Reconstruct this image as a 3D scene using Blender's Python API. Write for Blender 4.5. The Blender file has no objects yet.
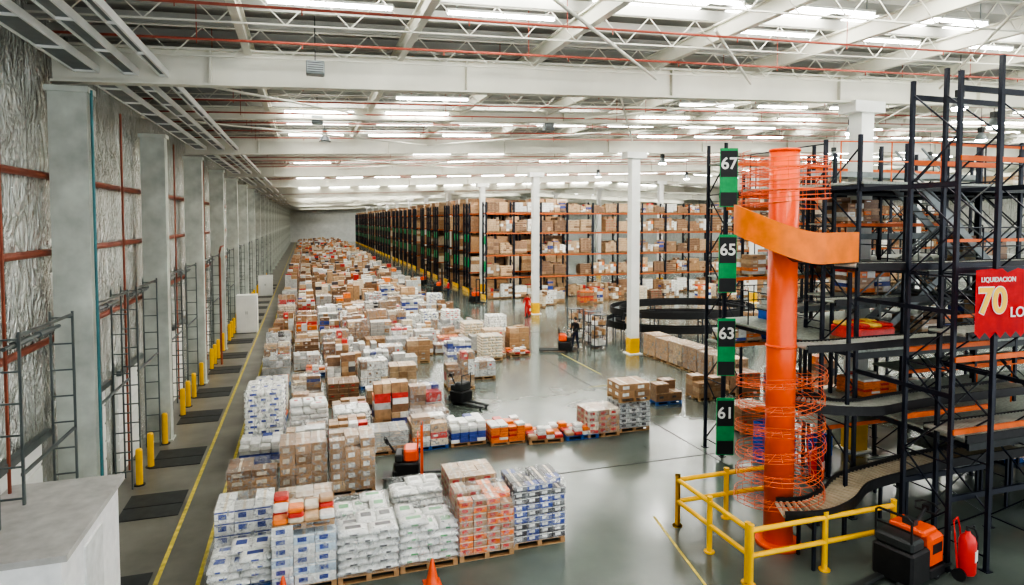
import bpy, math, random
from mathutils import Vector, Matrix, Euler
R=random.Random(7)
C=bpy.context.scene.collection
H=7.5
# ---------------------------------------------------------------- materials
def mat(name,col,rough=.6,metal=0,nscale=4,namt=.15,bump=0,coat=0,emit=0,rnd=0,bscale=None):
    m=bpy.data.materials.new(name); m.use_nodes=True
    nt=m.node_tree; b=nt.nodes['Principled BSDF']; L=nt.links
    b.inputs['Roughness'].default_value=rough; b.inputs['Metallic'].default_value=metal
    b.inputs['Coat Weight'].default_value=coat; b.inputs['Coat Roughness'].default_value=.15
    tc=nt.nodes.new('ShaderNodeTexCoord')
    n=nt.nodes.new('ShaderNodeTexNoise'); n.inputs['Scale'].default_value=nscale; n.inputs['Detail'].default_value=6
    L.new(tc.outputs['Object'],n.inputs['Vector'])
    r=nt.nodes.new('ShaderNodeValToRGB')
    r.color_ramp.elements[0].position=.3; r.color_ramp.elements[1].position=.7
    r.color_ramp.elements[0].color=[max(0,c*(1-namt)) for c in col]+[1]
    r.color_ramp.elements[1].color=[min(1,c*(1+namt)) for c in col]+[1]
    L.new(n.outputs['Fac'],r.inputs['Fac']); out=r.outputs['Color']
    if rnd:
        oi=nt.nodes.new('ShaderNodeObjectInfo'); hs=nt.nodes.new('ShaderNodeHueSaturation')
        mr=nt.nodes.new('ShaderNodeMapRange'); mr.inputs['To Min'].default_value=1-rnd; mr.inputs['To Max'].default_value=1+rnd
        L.new(oi.outputs['Random'],mr.inputs['Value']); L.new(mr.outputs['Result'],hs.inputs['Value']); L.new(out,hs.inputs['Color']); out=hs.outputs['Color']
    L.new(out,b.inputs['Base Color'])
    if bump:
        n2=nt.nodes.new('ShaderNodeTexNoise'); n2.inputs['Scale'].default_value=bscale or nscale*3; n2.inputs['Detail'].default_value=4
        L.new(tc.outputs['Object'],n2.inputs['Vector'])
        bp=nt.nodes.new('ShaderNodeBump'); bp.inputs['Strength'].default_value=bump; bp.inputs['Distance'].default_value=.1
        L.new(n2.outputs['Fac'],bp.inputs['Height']); L.new(bp.outputs['Normal'],b.inputs['Normal'])
    if emit:
        b.inputs['Emission Color'].default_value=(*col,1); b.inputs['Emission Strength'].default_value=emit
    return m
m_floor=mat('concrete_floor',(.125,.15,.13),.16,0,.3,.3,.02,.35)
m_white=mat('white_paint',(.80,.81,.77),.5,0,1.2,.06)
m_girder=mat('cream_steel',(.68,.67,.58),.5,0,.6,.12)
m_joist=mat('grey_steel_joist',(.40,.40,.36),.5,0,.6,.15)
m_col=mat('grey_column_paint',(.48,.51,.46),.5,0,1.5,.25)
m_deck=mat('roof_deck',(.27,.27,.25),.5,0,.4,.2)
m_grey=mat('grey_metal',(.24,.27,.27),.4,.3,2,.2)
m_tray=mat('galvanised_tray',(.16,.18,.18),.4,.3,2,.2)
m_rust=mat('red_oxide_pipe',(.28,.075,.04),.5,0,2,.2)
m_pipe=mat('red_sprinkler_pipe',(.36,.085,.055),.5)
m_navy=mat('dark_blue_steel',(.010,.014,.026),.4,.1,3,.2)
m_black=mat('black_rubber',(.012,.012,.013),.5,0,6,.3)
m_dark=mat('dark_grey_steel',(.04,.045,.045),.45,.2,3,.2)
m_orange=mat('orange_paint',(.95,.10,.005),.35,0,1.5,.08,0,.3)
m_orange2=mat('orange_rack_beam',(.66,.13,.02),.45)
m_rackbeam=mat('dull_orange_beam',(.50,.12,.03),.5)
m_yellow=mat('yellow_paint',(.92,.52,.01),.4,0,2,.1)
m_red=mat('red_enamel',(.72,.015,.01),.35,0,2,.1,0,.3)
m_teal=mat('teal_pipe',(.04,.18,.2),.4)
m_green=mat('green_sign',(.005,.33,.10),.5)
m_signblack=mat('sign_black',(.008,.011,.011),.4)
m_blue=mat('blue_plastic',(.01,.10,.5),.4)
m_wood=mat('pallet_wood',(.42,.25,.12),.7,0,5,.25)
m_bluewood=mat('blue_pallet_wood',(.03,.11,.34),.6,0,5,.25)
m_roller=mat('roller_steel',(.40,.42,.37),.35,.3,4,.2)
m_skyl=mat('skylight_panel',(1,.99,.95),.5,emit=18,namt=0)
m_tube=mat('fluorescent_tube',(1,.99,.95),.5,emit=32,namt=0)
m_lamp=mat('lamp_bulb',(1,.98,.92),.5,emit=120,namt=0)
m_mat=mat('dock_plate_steel',(.045,.05,.05),.5,.3,3,.25)
m_skin=mat('skin',(.45,.25,.17),.5); m_hair=mat('hair',(.02,.015,.01),.6)
m_bluecloth=mat('navy_cloth',(.015,.02,.05),.8); m_redcloth=mat('red_cloth',(.6,.03,.03),.8)
def foilmat():
    m=bpy.data.materials.new('foil_insulation'); m.use_nodes=True; nt=m.node_tree; b=nt.nodes['Principled BSDF']; L=nt.links
    b.inputs['Metallic'].default_value=.6; b.inputs['Roughness'].default_value=.24
    tc=nt.nodes.new('ShaderNodeTexCoord'); mp=nt.nodes.new('ShaderNodeMapping'); mp.inputs['Scale'].default_value=(1,1,.6); L.new(tc.outputs['Object'],mp.inputs['Vector'])
    n=nt.nodes.new('ShaderNodeTexNoise'); n.inputs['Scale'].default_value=1.3; n.inputs['Detail'].default_value=3; n.inputs['Distortion'].default_value=2.6
    L.new(mp.outputs[0],n.inputs['Vector'])
    # sharp crease lines: fold the noise about its mid value
    su=nt.nodes.new('ShaderNodeMath'); su.operation='SUBTRACT'; su.inputs[1].default_value=.5; L.new(n.outputs['Fac'],su.inputs[0])
    ab=nt.nodes.new('ShaderNodeMath'); ab.operation='ABSOLUTE'; L.new(su.outputs[0],ab.inputs[0])
    n2=nt.nodes.new('ShaderNodeTexNoise'); n2.inputs['Scale'].default_value=4.5; n2.inputs['Detail'].default_value=2; n2.inputs['Distortion'].default_value=1.5; L.new(mp.outputs[0],n2.inputs['Vector'])
    s2=nt.nodes.new('ShaderNodeMath'); s2.operation='SUBTRACT'; s2.inputs[1].default_value=.5; L.new(n2.outputs['Fac'],s2.inputs[0])
    a2=nt.nodes.new('ShaderNodeMath'); a2.operation='ABSOLUTE'; L.new(s2.outputs[0],a2.inputs[0])
    h=nt.nodes.new('ShaderNodeMath'); h.operation='MULTIPLY_ADD'; h.inputs[1].default_value=.35; L.new(a2.outputs[0],h.inputs[0]); L.new(ab.outputs[0],h.inputs[2])
    r=nt.nodes.new('ShaderNodeValToRGB'); r.color_ramp.elements[0].position=.3; r.color_ramp.elements[1].position=.7
    r.color_ramp.elements[0].color=(.66,.69,.65,1); r.color_ramp.elements[1].color=(.86,.88,.84,1); L.new(n.outputs['Fac'],r.inputs['Fac'])
    sx=nt.nodes.new('ShaderNodeSeparateXYZ'); L.new(tc.outputs['Object'],sx.inputs[0])
    fr=nt.nodes.new('ShaderNodeMath'); fr.operation='PINGPONG'; fr.inputs[1].default_value=.6; L.new(sx.outputs['Y'],fr.inputs[0])
    sm=nt.nodes.new('ShaderNodeMapRange'); sm.inputs['From Min'].default_value=0; sm.inputs['From Max'].default_value=.03; sm.inputs['To Min'].default_value=.4; sm.inputs['To Max'].default_value=1
    L.new(fr.outputs[0],sm.inputs['Value'])
    mm=nt.nodes.new('ShaderNodeVectorMath'); mm.operation='SCALE'; L.new(r.outputs['Color'],mm.inputs[0]); L.new(sm.outputs['Result'],mm.inputs['Scale'])
    L.new(mm.outputs[0],b.inputs['Base Color'])
    bp=nt.nodes.new('ShaderNodeBump'); bp.inputs['Strength'].default_value=.9; bp.inputs['Distance'].default_value=.5
    L.new(h.outputs[0],bp.inputs['Height']); L.new(bp.outputs['Normal'],b.inputs['Normal']); return m
m_foil=foilmat()
GC=[(.40,.235,.12),(.53,.36,.21),(.25,.14,.075),(.80,.80,.76),(.66,.57,.43),(.08,.34,.12),(.04,.07,.30),(.58,.04,.03),(.78,.20,.03),(.80,.55,.08),(.45,.46,.44),(.50,.60,.68),(.07,.065,.07)]
GN=['brown_carton','tan_carton','dark_carton','white_film','cream_film','green_print','blue_print','red_print','orange_print','yellow_print','grey_film','pale_blue_film','black_print']
G=[mat(n,c,.38,0,7,.2,.15,.5 if i>2 else .4,rnd=.24) for i,(n,c) in enumerate(zip(GN,GC))]
def wrapmat():
    m=bpy.data.materials.new('stretch_film'); m.use_nodes=True; nt=m.node_tree; nt.nodes.clear(); L=nt.links
    o=nt.nodes.new('ShaderNodeOutputMaterial'); mx=nt.nodes.new('ShaderNodeMixShader'); t=nt.nodes.new('ShaderNodeBsdfTransparent')
    g=nt.nodes.new('ShaderNodeBsdfPrincipled'); g.inputs['Base Color'].default_value=(.85,.88,.88,1); g.inputs['Roughness'].default_value=.13
    n=nt.nodes.new('ShaderNodeTexNoise'); n.inputs['Scale'].default_value=5; n.inputs['Distortion'].default_value=2
    tc=nt.nodes.new('ShaderNodeTexCoord'); L.new(tc.outputs['Object'],n.inputs['Vector'])
    b=nt.nodes.new('ShaderNodeBump'); b.inputs['Strength'].default_value=.9; L.new(n.outputs['Fac'],b.inputs['Height']); L.new(b.outputs['Normal'],g.inputs['Normal'])
    r=nt.nodes.new('ShaderNodeMapRange'); r.inputs['From Min'].default_value=.42; r.inputs['From Max'].default_value=.68; r.inputs['To Min'].default_value=.03; r.inputs['To Max'].default_value=.36
    L.new(n.outputs['Fac'],r.inputs['Value']); L.new(r.outputs['Result'],mx.inputs['Fac']); L.new(t.outputs[0],mx.inputs[1]); L.new(g.outputs[0],mx.inputs[2]); L.new(mx.outputs[0],o.inputs[0]); return m
m_wrap=wrapmat()
# ---------------------------------------------------------------- mesh builder
class M:
    def __init__(s): s.v=[]; s.f=[]; s.m=[]
    def add(s,vs,fs,mi=0):
        o=len(s.v); s.v+=[tuple(v) for v in vs]
        for f in fs: s.f.append([i+o for i in f]); s.m.append(mi)
    BF=[(0,3,2,1),(4,5,6,7),(0,1,5,4),(1,2,6,5),(2,3,7,6),(3,0,4,7)]
    def box(s,x0,y0,z0,x1,y1,z1,mi=0):
        s.add([(x0,y0,z0),(x1,y0,z0),(x1,y1,z0),(x0,y1,z0),(x0,y0,z1),(x1,y0,z1),(x1,y1,z1),(x0,y1,z1)],M.BF,mi); return s
    def cbox(s,x0,y0,z0,x1,y1,z1,c=.03,mi=0):
        vs=[];
        for z,i in((z0,c),(z0+c,0),(z1-c,0),(z1,c)):
            vs+=[(x0+c+i*.5,y0+i,z),(x1-c-i*.5,y0+i,z),(x1-i,y0+c+i*.5,z),(x1-i,y1-c-i*.5,z),(x1-c-i*.5,y1-i,z),(x0+c+i*.5,y1-i,z),(x0+i,y1-c-i*.5,z),(x0+i,y0+c+i*.5,z)]
        fs=[tuple(range(7,-1,-1)),tuple(range(24,32))]
        for k in range(3):
            for j in range(8): fs.append((k*8+j,k*8+(j+1)%8,k*8+8+(j+1)%8,k*8+8+j))
        s.add(vs,fs,mi); return s
    def frame(s,p,q):
        d=(Vector(q)-Vector(p)); d.normalize()
        u=Vector((0,0,1)) if abs(d.z)<.95 else Vector((0,1,0))
        r=d.cross(u).normalized(); u=r.cross(d).normalized(); return r,u
    def beam(s,p,q,w,h,mi=0):
        r,u=s.frame(p,q); p=Vector(p);q=Vector(q); vs=[]
        for e in(p,q): vs+=[e-r*w/2-u*h/2,e+r*w/2-u*h/2,e+r*w/2+u*h/2,e-r*w/2+u*h/2]
        s.add(vs,[(0,1,2,3),(7,6,5,4),(0,4,5,1),(1,5,6,2),(2,6,7,3),(3,7,4,0)],mi); return s
    def cyl(s,p,q,r,n=10,mi=0,r2=None):
        r2=r if r2 is None else r2; a,u=s.frame(p,q); p=Vector(p);q=Vector(q); vs=[]
        for e,rr in((p,r),(q,r2)):
            for i in range(n):
                t=2*math.pi*i/n; vs.append(e+a*math.cos(t)*rr+u*math.sin(t)*rr)
        fs=[tuple(range(n)),tuple(range(2*n-1,n-1,-1))]+[(i,i+n,(i+1)%n+n,(i+1)%n) for i in range(n)]
        s.add(vs,fs,mi); return s
    def tube(s,path,r,n=6,mi=0,closed=False):
        P=[Vector(p) for p in path]; k=len(P); vs=[]
        for i,p in enumerate(P):
            a=P[(i-1)%k] if closed or i>0 else p; b=P[(i+1)%k] if closed or i<k-1 else p
            rr,u=s.frame(a,b)
            for j in range(n):
                t=2*math.pi*j/n; vs.append(p+rr*math.cos(t)*r+u*math.sin(t)*r)
        fs=[]
        for i in range(k if closed else k-1):
            for j in range(n):
                i2=(i+1)%k; fs.append((i*n+j,i2*n+j,i2*n+(j+1)%n,i*n+(j+1)%n))
        s.add(vs,fs,mi); return s
    def rev(s,prof,c=(0,0,0),n=16,mi=0):
        vs=[(c[0]+r*math.cos(2*math.pi*i/n),c[1]+r*math.sin(2*math.pi*i/n),c[2]+z) for r,z in prof for i in range(n)]
        fs=[(k*n+i,k*n+(i+1)%n,(k+1)*n+(i+1)%n,(k+1)*n+i) for k in range(len(prof)-1) for i in range(n)]
        s.add(vs,fs,mi); return s
    def mesh(s,name,mats):
        me=bpy.data.meshes.new(name); me.from_pydata(s.v,[],s.f)
        if not isinstance(mats,(list,tuple)): mats=[mats]
        for m in mats: me.materials.append(m)
        me.polygons.foreach_set('material_index',s.m); me.update(); return me
    def done(s,name,mats,parent=None,smooth=False,loc=(0,0,0),rz=0):
        me=s.mesh(name,mats)
        if smooth:
            me.polygons.foreach_set('use_smooth',[len(f)==4 for f in s.f])
        return mk(name,me,parent,loc,rz)
def mk(name,data,parent=None,loc=(0,0,0),rz=0):
    o=bpy.data.objects.new(name,data); C.objects.link(o); o.location=loc; o.rotation_euler=(0,0,rz)
    if parent: o.parent=parent
    return o
def top(o,label,cat,group=None,kind=None):
    o['label']=label; o['category']=cat
    if group: o['group']=group
    if kind: o['kind']=kind
    return o
def struct(o): o['kind']='structure'; return o
def empty(name,loc=(0,0,0),rz=0):
    o=mk(name,None,None,loc,rz); o.empty_display_size=.2; return o
def clone(src,loc,rz=0,label=None,scale=None):
    o=src.copy(); C.objects.link(o); o.location=loc; o.rotation_euler=(0,0,rz)
    if scale: o.scale=scale
    if label: o['label']=label
    st=[(src,o)]
    while st:
        a,b=st.pop()
        for ch in a.children:
            if ch==b: continue
            c=ch.copy(); C.objects.link(c); c.parent=b; c.matrix_parent_inverse=ch.matrix_parent_inverse.copy(); st.append((ch,c))
    return o
def text(s,size,parent,loc,rot,m,name='lettering',ext=.004,off=.006):
    cu=bpy.data.curves.new('t','FONT'); cu.body=s; cu.size=size; cu.align_x='CENTER'; cu.align_y='CENTER'; cu.extrude=ext; cu.offset=off*size
    t=bpy.data.objects.new('t',cu); C.objects.link(t)
    bpy.context.view_layer.update()
    me=bpy.data.meshes.new_from_object(t.evaluated_get(bpy.context.evaluated_depsgraph_get())); bpy.data.objects.remove(t)
    me.materials.clear(); me.materials.append(m); me.name=name
    o=mk(name,me,parent,loc); o.rotation_euler=rot; return o
# ---------------------------------------------------------------- room
XW=-5.4; XR=76; YB=-3; YF=228
def rz_(x): return 12.0+.035*((x-XW) if x<38 else (38-XW)-(x-38))
struct(M().box(XW-.3,YB,-.3,XR,YF,0).done('floor',m_floor))
struct(M().box(XW-.3,YB,0,XW,YF,12.2).done('wall_left',m_foil))
struct(M().box(XW-.3,YF,0,XR,YF+.3,14).done('wall_far',m_white))
struct(M().box(XR,YB,0,XR+.3,YF,12.5).done('wall_right',m_foil))
c=M()
for a,b in((XW-.3,38),(38,XR+.3)):
    c.add([(a,YB,rz_(a)),(b,YB,rz_(b)),(b,YF,rz_(b)),(a,YF,rz_(a)),(a,YB,rz_(a)+.2),(b,YB,rz_(b)+.2),(b,YF,rz_(b)+.2),(a,YF,rz_(a)+.2)],M.BF)
struct(c.done('ceiling',m_deck))
m_walk=mat('walkway_concrete',(.17,.165,.14),.3,0,.8,.3,.03,.2)
struct(M().box(XW,YB,0,-1.98,YF,.004).done('trim_1',m_walk))
tn=2
def line(x0,y0,x1,y1,w,m=m_yellow):
    global tn
    d=Vector((x1-x0,y1-y0,0)).normalized(); n=Vector((-d.y,d.x,0))*w/2
    a=Vector((x0,y0,0));b=Vector((x1,y1,0)); vs=[]
    for z in(.004,.009):
        for p in(a-n,b-n,b+n,a+n): vs.append((p.x,p.y,z))
    mm=M(); mm.add(vs,M.BF); struct(mm.done('trim_%d'%tn,m)); tn+=1
m_lineY=mat('worn_yellow_line',(.60,.48,.08),.5,0,6,.3)
line(-3.03,0,-3.03,YF,.09,m_lineY); line(-2.2,0,-2.2,YF,.09,m_lineY)
line(7.6,10.3,8.3,14.0,.06,m_lineY); line(9.3,10,9.6,9,.07,m_lineY); line(12,26,16.5,26,.05,m_lineY)
line(13.6,28,13.6,33,.05,m_lineY); line(11.2,20.5,13.5,24.5,.04,m_lineY)
for y in(17.3,26,40): line(5.5 if y<18 else 11.8,y,16,y,.03,m_dark)
line(12.2,14,12.2,56,.03,m_dark)
wn=1
XB=[-1.2+3.5*i for i in range(22)]
for y in [5,9.2,12.6,20.5,25,29]+[33+4*i for i in range(8)]+[69+6*i for i in range(26)]:
    s=M()
    for i,x in enumerate(XB[:-1]):
        if R.random()<.12: continue
        a=x+.4;b=x+3.1
        if a<38<b: continue
        za,zb=rz_(a)-.04,rz_(b)-.04
        s.add([(a,y,za),(b,y,zb),(b,y+.7,zb),(a,y+.7,za),(a,y,za+.03),(b,y,zb+.03),(b,y+.7,zb+.03),(a,y+.7,za+.03)],M.BF)
    struct(s.done('window_%d'%wn,m_skyl)); wn+=1
lum=M().box(-1.2,-.06,.03,1.2,.06,.08).box(-1.22,-.04,-.02,-1.18,.04,.05).box(1.18,-.04,-.02,1.22,.04,.05).done('tube_light',m_white)
top(lum,'long linear fluorescent light hung under the roof purlins','light','fluorescent lights')
M().box(-1.17,-.03,-.03,1.17,.03,.028).done('tube',m_tube,lum)
M().box(-1.0,-.01,.08,-.98,.01,.5).box(.98,-.01,.08,1.0,.01,.5).done('hanger',m_grey,lum)
first=True; nl=0
for y in [11.4,13.2,18.8,21,24,27]+[30.5+3*i for i in range(10)]+[62+6*i for i in range(14)]:
    for i,x in enumerate(XB[:-1]):
        if x>45 or (y>90 and x>18) or (y<14 and x>27): continue
        if y<50 and R.random()<.25: continue
        if nl>=296: continue
        p=(x+1.75,y,rz_(x+1.75)-(.86 if y>15 else .5)); nl+=1
        if first: lum.location=p; first=False; continue
        clone(lum,p).rotation_euler=(0,-.035 if x<38 else .035,0)
def ibeamcol(w,d,h,mt,name='steel_column'):
    m=M(); m.box(-w/2,-d/2,0,w/2,d/2,h); m.box(-w/2-.06,-d/2-.06,0,w/2+.06,d/2+.06,.05)
    m.box(-w/2-.05,-d/2-.05,h-.12,w/2+.05,d/2+.05,h); return m.done(name,mt)
col0=ibeamcol(.72,.45,10.35,m_col); col0.location=(-4.78,8.2,0)
top(col0,'grey painted steel wall column in front of foil insulation','column','wall columns')
for i in range(1,27): clone(col0,(-4.78,8.2+8*i,0))
hc=M(); hc.box(-.25,-.25,0,.25,.25,11.1); hc.box(-.4,-.4,0,.4,.4,.05); hc.box(-.6,-.35,10.9,.6,.35,11.25)
hc=hc.done('interior_column',m_white); top(hc,'tall white square steel column carrying a roof girder','column','interior columns')
M().box(-.27,-.27,0,.27,.27,.9).done('base_guard',m_yellow,hc)
hc.location=(17,16.2,0)
for i in range(1,13): clone(hc,(17.45,15.9+16*i,0))
for i in range(0,11): clone(hc,(38.5,16.2+16*i,0),scale=(1,1,1.06))
def gird(y,h,bot,name,label):
    m=M()
    for a,b in((-5.1,38),(38,XR)):
        za=bot+rz_(a)-12; zb=bot+rz_(b)-12
        m.beam((a,y,za+h/2),(b,y,zb+h/2),.04,h); m.beam((a,y,za),(b,y,zb),.32,.05); m.beam((a,y,za+h),(b,y,zb+h),.32,.05)
    for x in range(-2,70,6):
        z=bot+rz_(x)-12; m.box(x-.02,y-.15,z,x+.02,y+.15,z+h)
    top(m.done(name,m_girder),label,'beam','roof girders')
for i in range(14): gird(16.2+16*i,.78,10.46,'roof_girder','deep cream painted steel girder spanning the roof')
for i in range(14): gird(8.2+16*i,.38,10.9,'roof_beam','slim cream steel beam spanning the roof')
for x in XB:
    m=M(); z=rz_(x)-.62
    m.beam((x,YB,z),(x,YF,z),.03,.36); m.beam((x,YB,z-.18),(x,YF,z-.18),.16,.04); m.beam((x,YB,z+.18),(x,YF,z+.18),.16,.04)
    top(m.done('roof_joist',m_girder),'white steel joist running along the roof','beam','roof joists')
y=4.0
while y<YF:
    m=M()
    for a,b in((XW,38),(38,XR)): m.beam((a,y,rz_(a)-.22),(b,y,rz_(b)-.22),.05,.24); m.beam((a,y,rz_(a)-.34),(b,y,rz_(b)-.34),.14,.02)
    top(m.done('roof_purlin',m_joist),'thin grey roof purlin','beam','roof purlins'); y+=1.3 if y<44 else 2.4 if y<90 else 5
y=10.4
while y<110:
    m=M(); xe=44
    x=XW+.3; k=0
    for a,b in((XW+.2,38),(38,xe)): m.beam((a,y,rz_(a)-.36),(b,y,rz_(b)-.36),.04,.03); m.beam((a,y,rz_(a)-.98),(b,y,rz_(b)-.98),.04,.03)
    while x<xe-.6:
        m.beam((x,y,rz_(x)-(.36 if k%2 else .98)),(x+.6,y,rz_(x+.6)-(.98 if k%2 else .36)),.02,.02); x+=.6;k+=1
    top(m.done('lattice_truss',m_girder),'thin open web lattice truss spanning the roof','truss','lattice trusses'); y+=2.67
y=11.9
while y<150:
    m=M(); zz=11.0
    m.cyl((XW+.3,y,zz),(38,y,zz+1.4),.026,6)
    for x in range(-2,36,7):
        z=zz+.035*(x-XW)-.1; m.cyl((x,y,z),(x,y,rz_(x)-.02),.01,5)
    for x in range(-3,36,3):
        z=zz+.033*(x-XW); m.cyl((x,y,z),(x,y,z-.12),.014,5)
    top(m.done('sprinkler_pipe',m_pipe),'thin red sprinkler pipe hung below the roof','pipe','sprinkler pipes'); y+=2.3 if y<60 else 7
for a,b in[((2.3,8.4,11.2),(9.3,15.8,11.4)),((12.8,8.4,11.7),(19.8,15.8,11.8)),((9.3,18,11.5),(16.3,30,11.6)),((-4,24.4,10.9),(5.8,31.6,11.2)),((16,24.4,11.6),(5.8,31.6,11.2)),((20,16.6,11.6),(30,30,12.0)),((22,14,11.9),(30,8,12.2)),((12.5,15.9,11.5),(8.5,12,11.6)),((-4,16.6,10.9),(2.3,23.6,11.2)),((2.3,40.6,11.2),(12.3,47.6,11.4)),((12.3,40.6,11.4),(2.3,47.6,11.2)),((17,17,11.7),(10,24,11.5))]:
    top(M().cyl(a,b,.035,8).done('roof_brace',m_girder),'diagonal tubular roof brace','brace','roof braces')
for x,z,w in((-4.45,10.72,.45),(-3.6,10.72,.26),(-2.95,10.72,.14)):
    m=M(); m.box(x-w/2,YB,z,x+w/2,YF,z+.02,0); m.box(x-w/2-.02,YB,z-.03,x-w/2+.02,YF,z+.12,1); m.box(x+w/2-.02,YB,z-.03,x+w/2+.02,YF,z+.12,1)
    yy=2
    while yy<YF: m.box(x-w/2,yy,z-.04,x+w/2,yy+.06,z,1); yy+=2
    top(m.done('cable_tray',[m_tray,m_white]),'long metal cable tray with bright edges under the eave','cable tray','cable trays')
for z in(8.45,6.8,4.9):
    top(M().cyl((XW+.1,YB,z),(XW+.1,YF,z),.075,8).done('wall_girt',m_rust),'rust red horizontal rail fixed along the insulated wall','rail','wall rails')
yy=13.5; 
for i in range(24):
    for dy,zt in((0,10.6),(3.1,8.4)):
        top(M().cyl((XW+.3,yy+dy,0.0),(XW+.3,yy+dy,zt),.03,6).done('drop_pipe',m_rust),'thin red vertical pipe against the foil wall','pipe','vertical wall pipes')
    yy+=8
top(M().cyl((-4.36,16.1,0),(-4.36,16.1,10.3),.03,8).done('conduit',m_teal),'teal vertical conduit fixed beside the wall column','pipe')
m_trk=mat('dark_track_steel',(.12,.14,.14),.4,.3,2,.2)
dn=1; trk=None
for b in range(0,12):
    for dc in(18.6,22.2):
        yc=dc+8*(b-1)
        if yc>100: continue
        d=M(); d.box(-.06,-1.2,0,0.04,1.2,3.0,0)
        for k in range(6): d.box(.04,-1.18,.05+k*.49,.07,1.18,.49+k*.49-.02,0)
        o=d.done('door_%d'%dn,m_white,loc=(XW+.1,yc,0)); struct(o); dn+=1
        if trk is None:
            trk=empty('door_lift_track',(XW+.1,yc,0)); top(trk,'dark grey steel lifting track frame over a dock door','door track','dock door tracks')
            tp=M()
            for xx in(.22,.62): tp.box(xx,-.025,0,xx+.04,.025,5.6)
            z=.5
            while z<5.6: tp.box(.22,-.015,z,.66,.015,z+.03); z+=.55
            tpm=tp.mesh('ladder_track',m_trk)
            for s in(-1.32,1.32): mk('ladder_track',tpm,trk,(0,s,0))
            for z in(5.5,3.1): M().box(.6,-1.32,z,.65,1.32,z+.05).done('cross_rail',m_trk,trk)
            M().box(.08,-1.35,3.0,.2,1.35,3.15).done('door_header',m_trk,trk)
            M().cyl((.4,-1.3,5.3),(.4,1.3,5.3),.04,8).cyl((.4,-.9,5.3),(.4,-.2,5.3),.07,8).cyl((.4,.2,5.3),(.4,.9,5.3),.07,8).done('spring_shaft',m_trk,trk)
        else: clone(trk,(XW+.1,yc,0))
        if b<9: top(M().box(-.7,-.8,.004,.7,.8,.02).box(-.7,-.06,.02,.7,-.02,.03).done('dock_leveler',m_mat,loc=(-3.87,yc,0)),'dark steel dock leveler plate set in the floor','dock plate','dock plates')
bol=M(); bol.cyl((0,0,0),(0,0,1.0),.09,12); bol.rev([(.09,1.0),(.07,1.04),(.0,1.06)],n=12)
bol=bol.done('bollard',m_yellow); top(bol,'yellow steel safety bollard beside a dock door','bollard','dock bollards')
M().cyl((0,0,0),(0,0,.03),.15,12).done('base_plate',m_dark,bol); bol.location=(-4.6,12.6,0)
for b in range(0,9):
    for dy in(12.2,13.6,15.7,19.0) if b else (15.0,): clone(bol,(-4.55,dy+8*b,0))
bo=empty('control_booth',(-4.6,11.7,0)); top(bo,'white metal booth with grey flat roof beside the dock wall','booth')
M().box(-.75,-.9,0,1.12,2.1,2.5).done('body',mat('booth_white',(.97,.98,.98),.35),bo)
M().box(-.78,-.98,2.5,1.22,2.2,2.6).done('roof',mat('booth_roof_grey',(.48,.47,.45),.5),bo)
bd=M().box(1.12,.1,.1,1.15,1.0,2.2).done('door',mat('booth_door',(.75,.76,.75),.4),bo); M().box(1.15,.15,1.0,1.2,.2,1.2).done('handle',m_dark,bd)
for x,y,h,w in((-3.75,46,2.5,1.3),(-3.8,68,2.0,1.3)):
    e=empty('electrical_cabinet',(x,y,0)); top(e,'white upright metal cabinet standing by the dock wall','cabinet','white cabinets')
    M().box(-w/2,-.4,0,w/2,.6,h,0).done('body',m_white,e)
    for s in(0,1):
        d=M().box(-w/2+.04+s*w/2,-.43,.15,s*w/2-.02,-.4,h-.15).done('door',m_white,e); M().box(-.06+s*.08,-.46,h/2,-.04+s*.08,-.43,h/2+.2).done('handle',m_dark,d)
m=M(); m.tube([(-4.2,36,0),(-4.2,36,5.5),(-4.2,36,5.9),(-4.2,36.5,6.1),(-4.2,37.5,6.1)],.05,8)
top(m.done('riser_pipe',m_rust,smooth=True),'red fire riser pipe beside a wall column','pipe')
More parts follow.
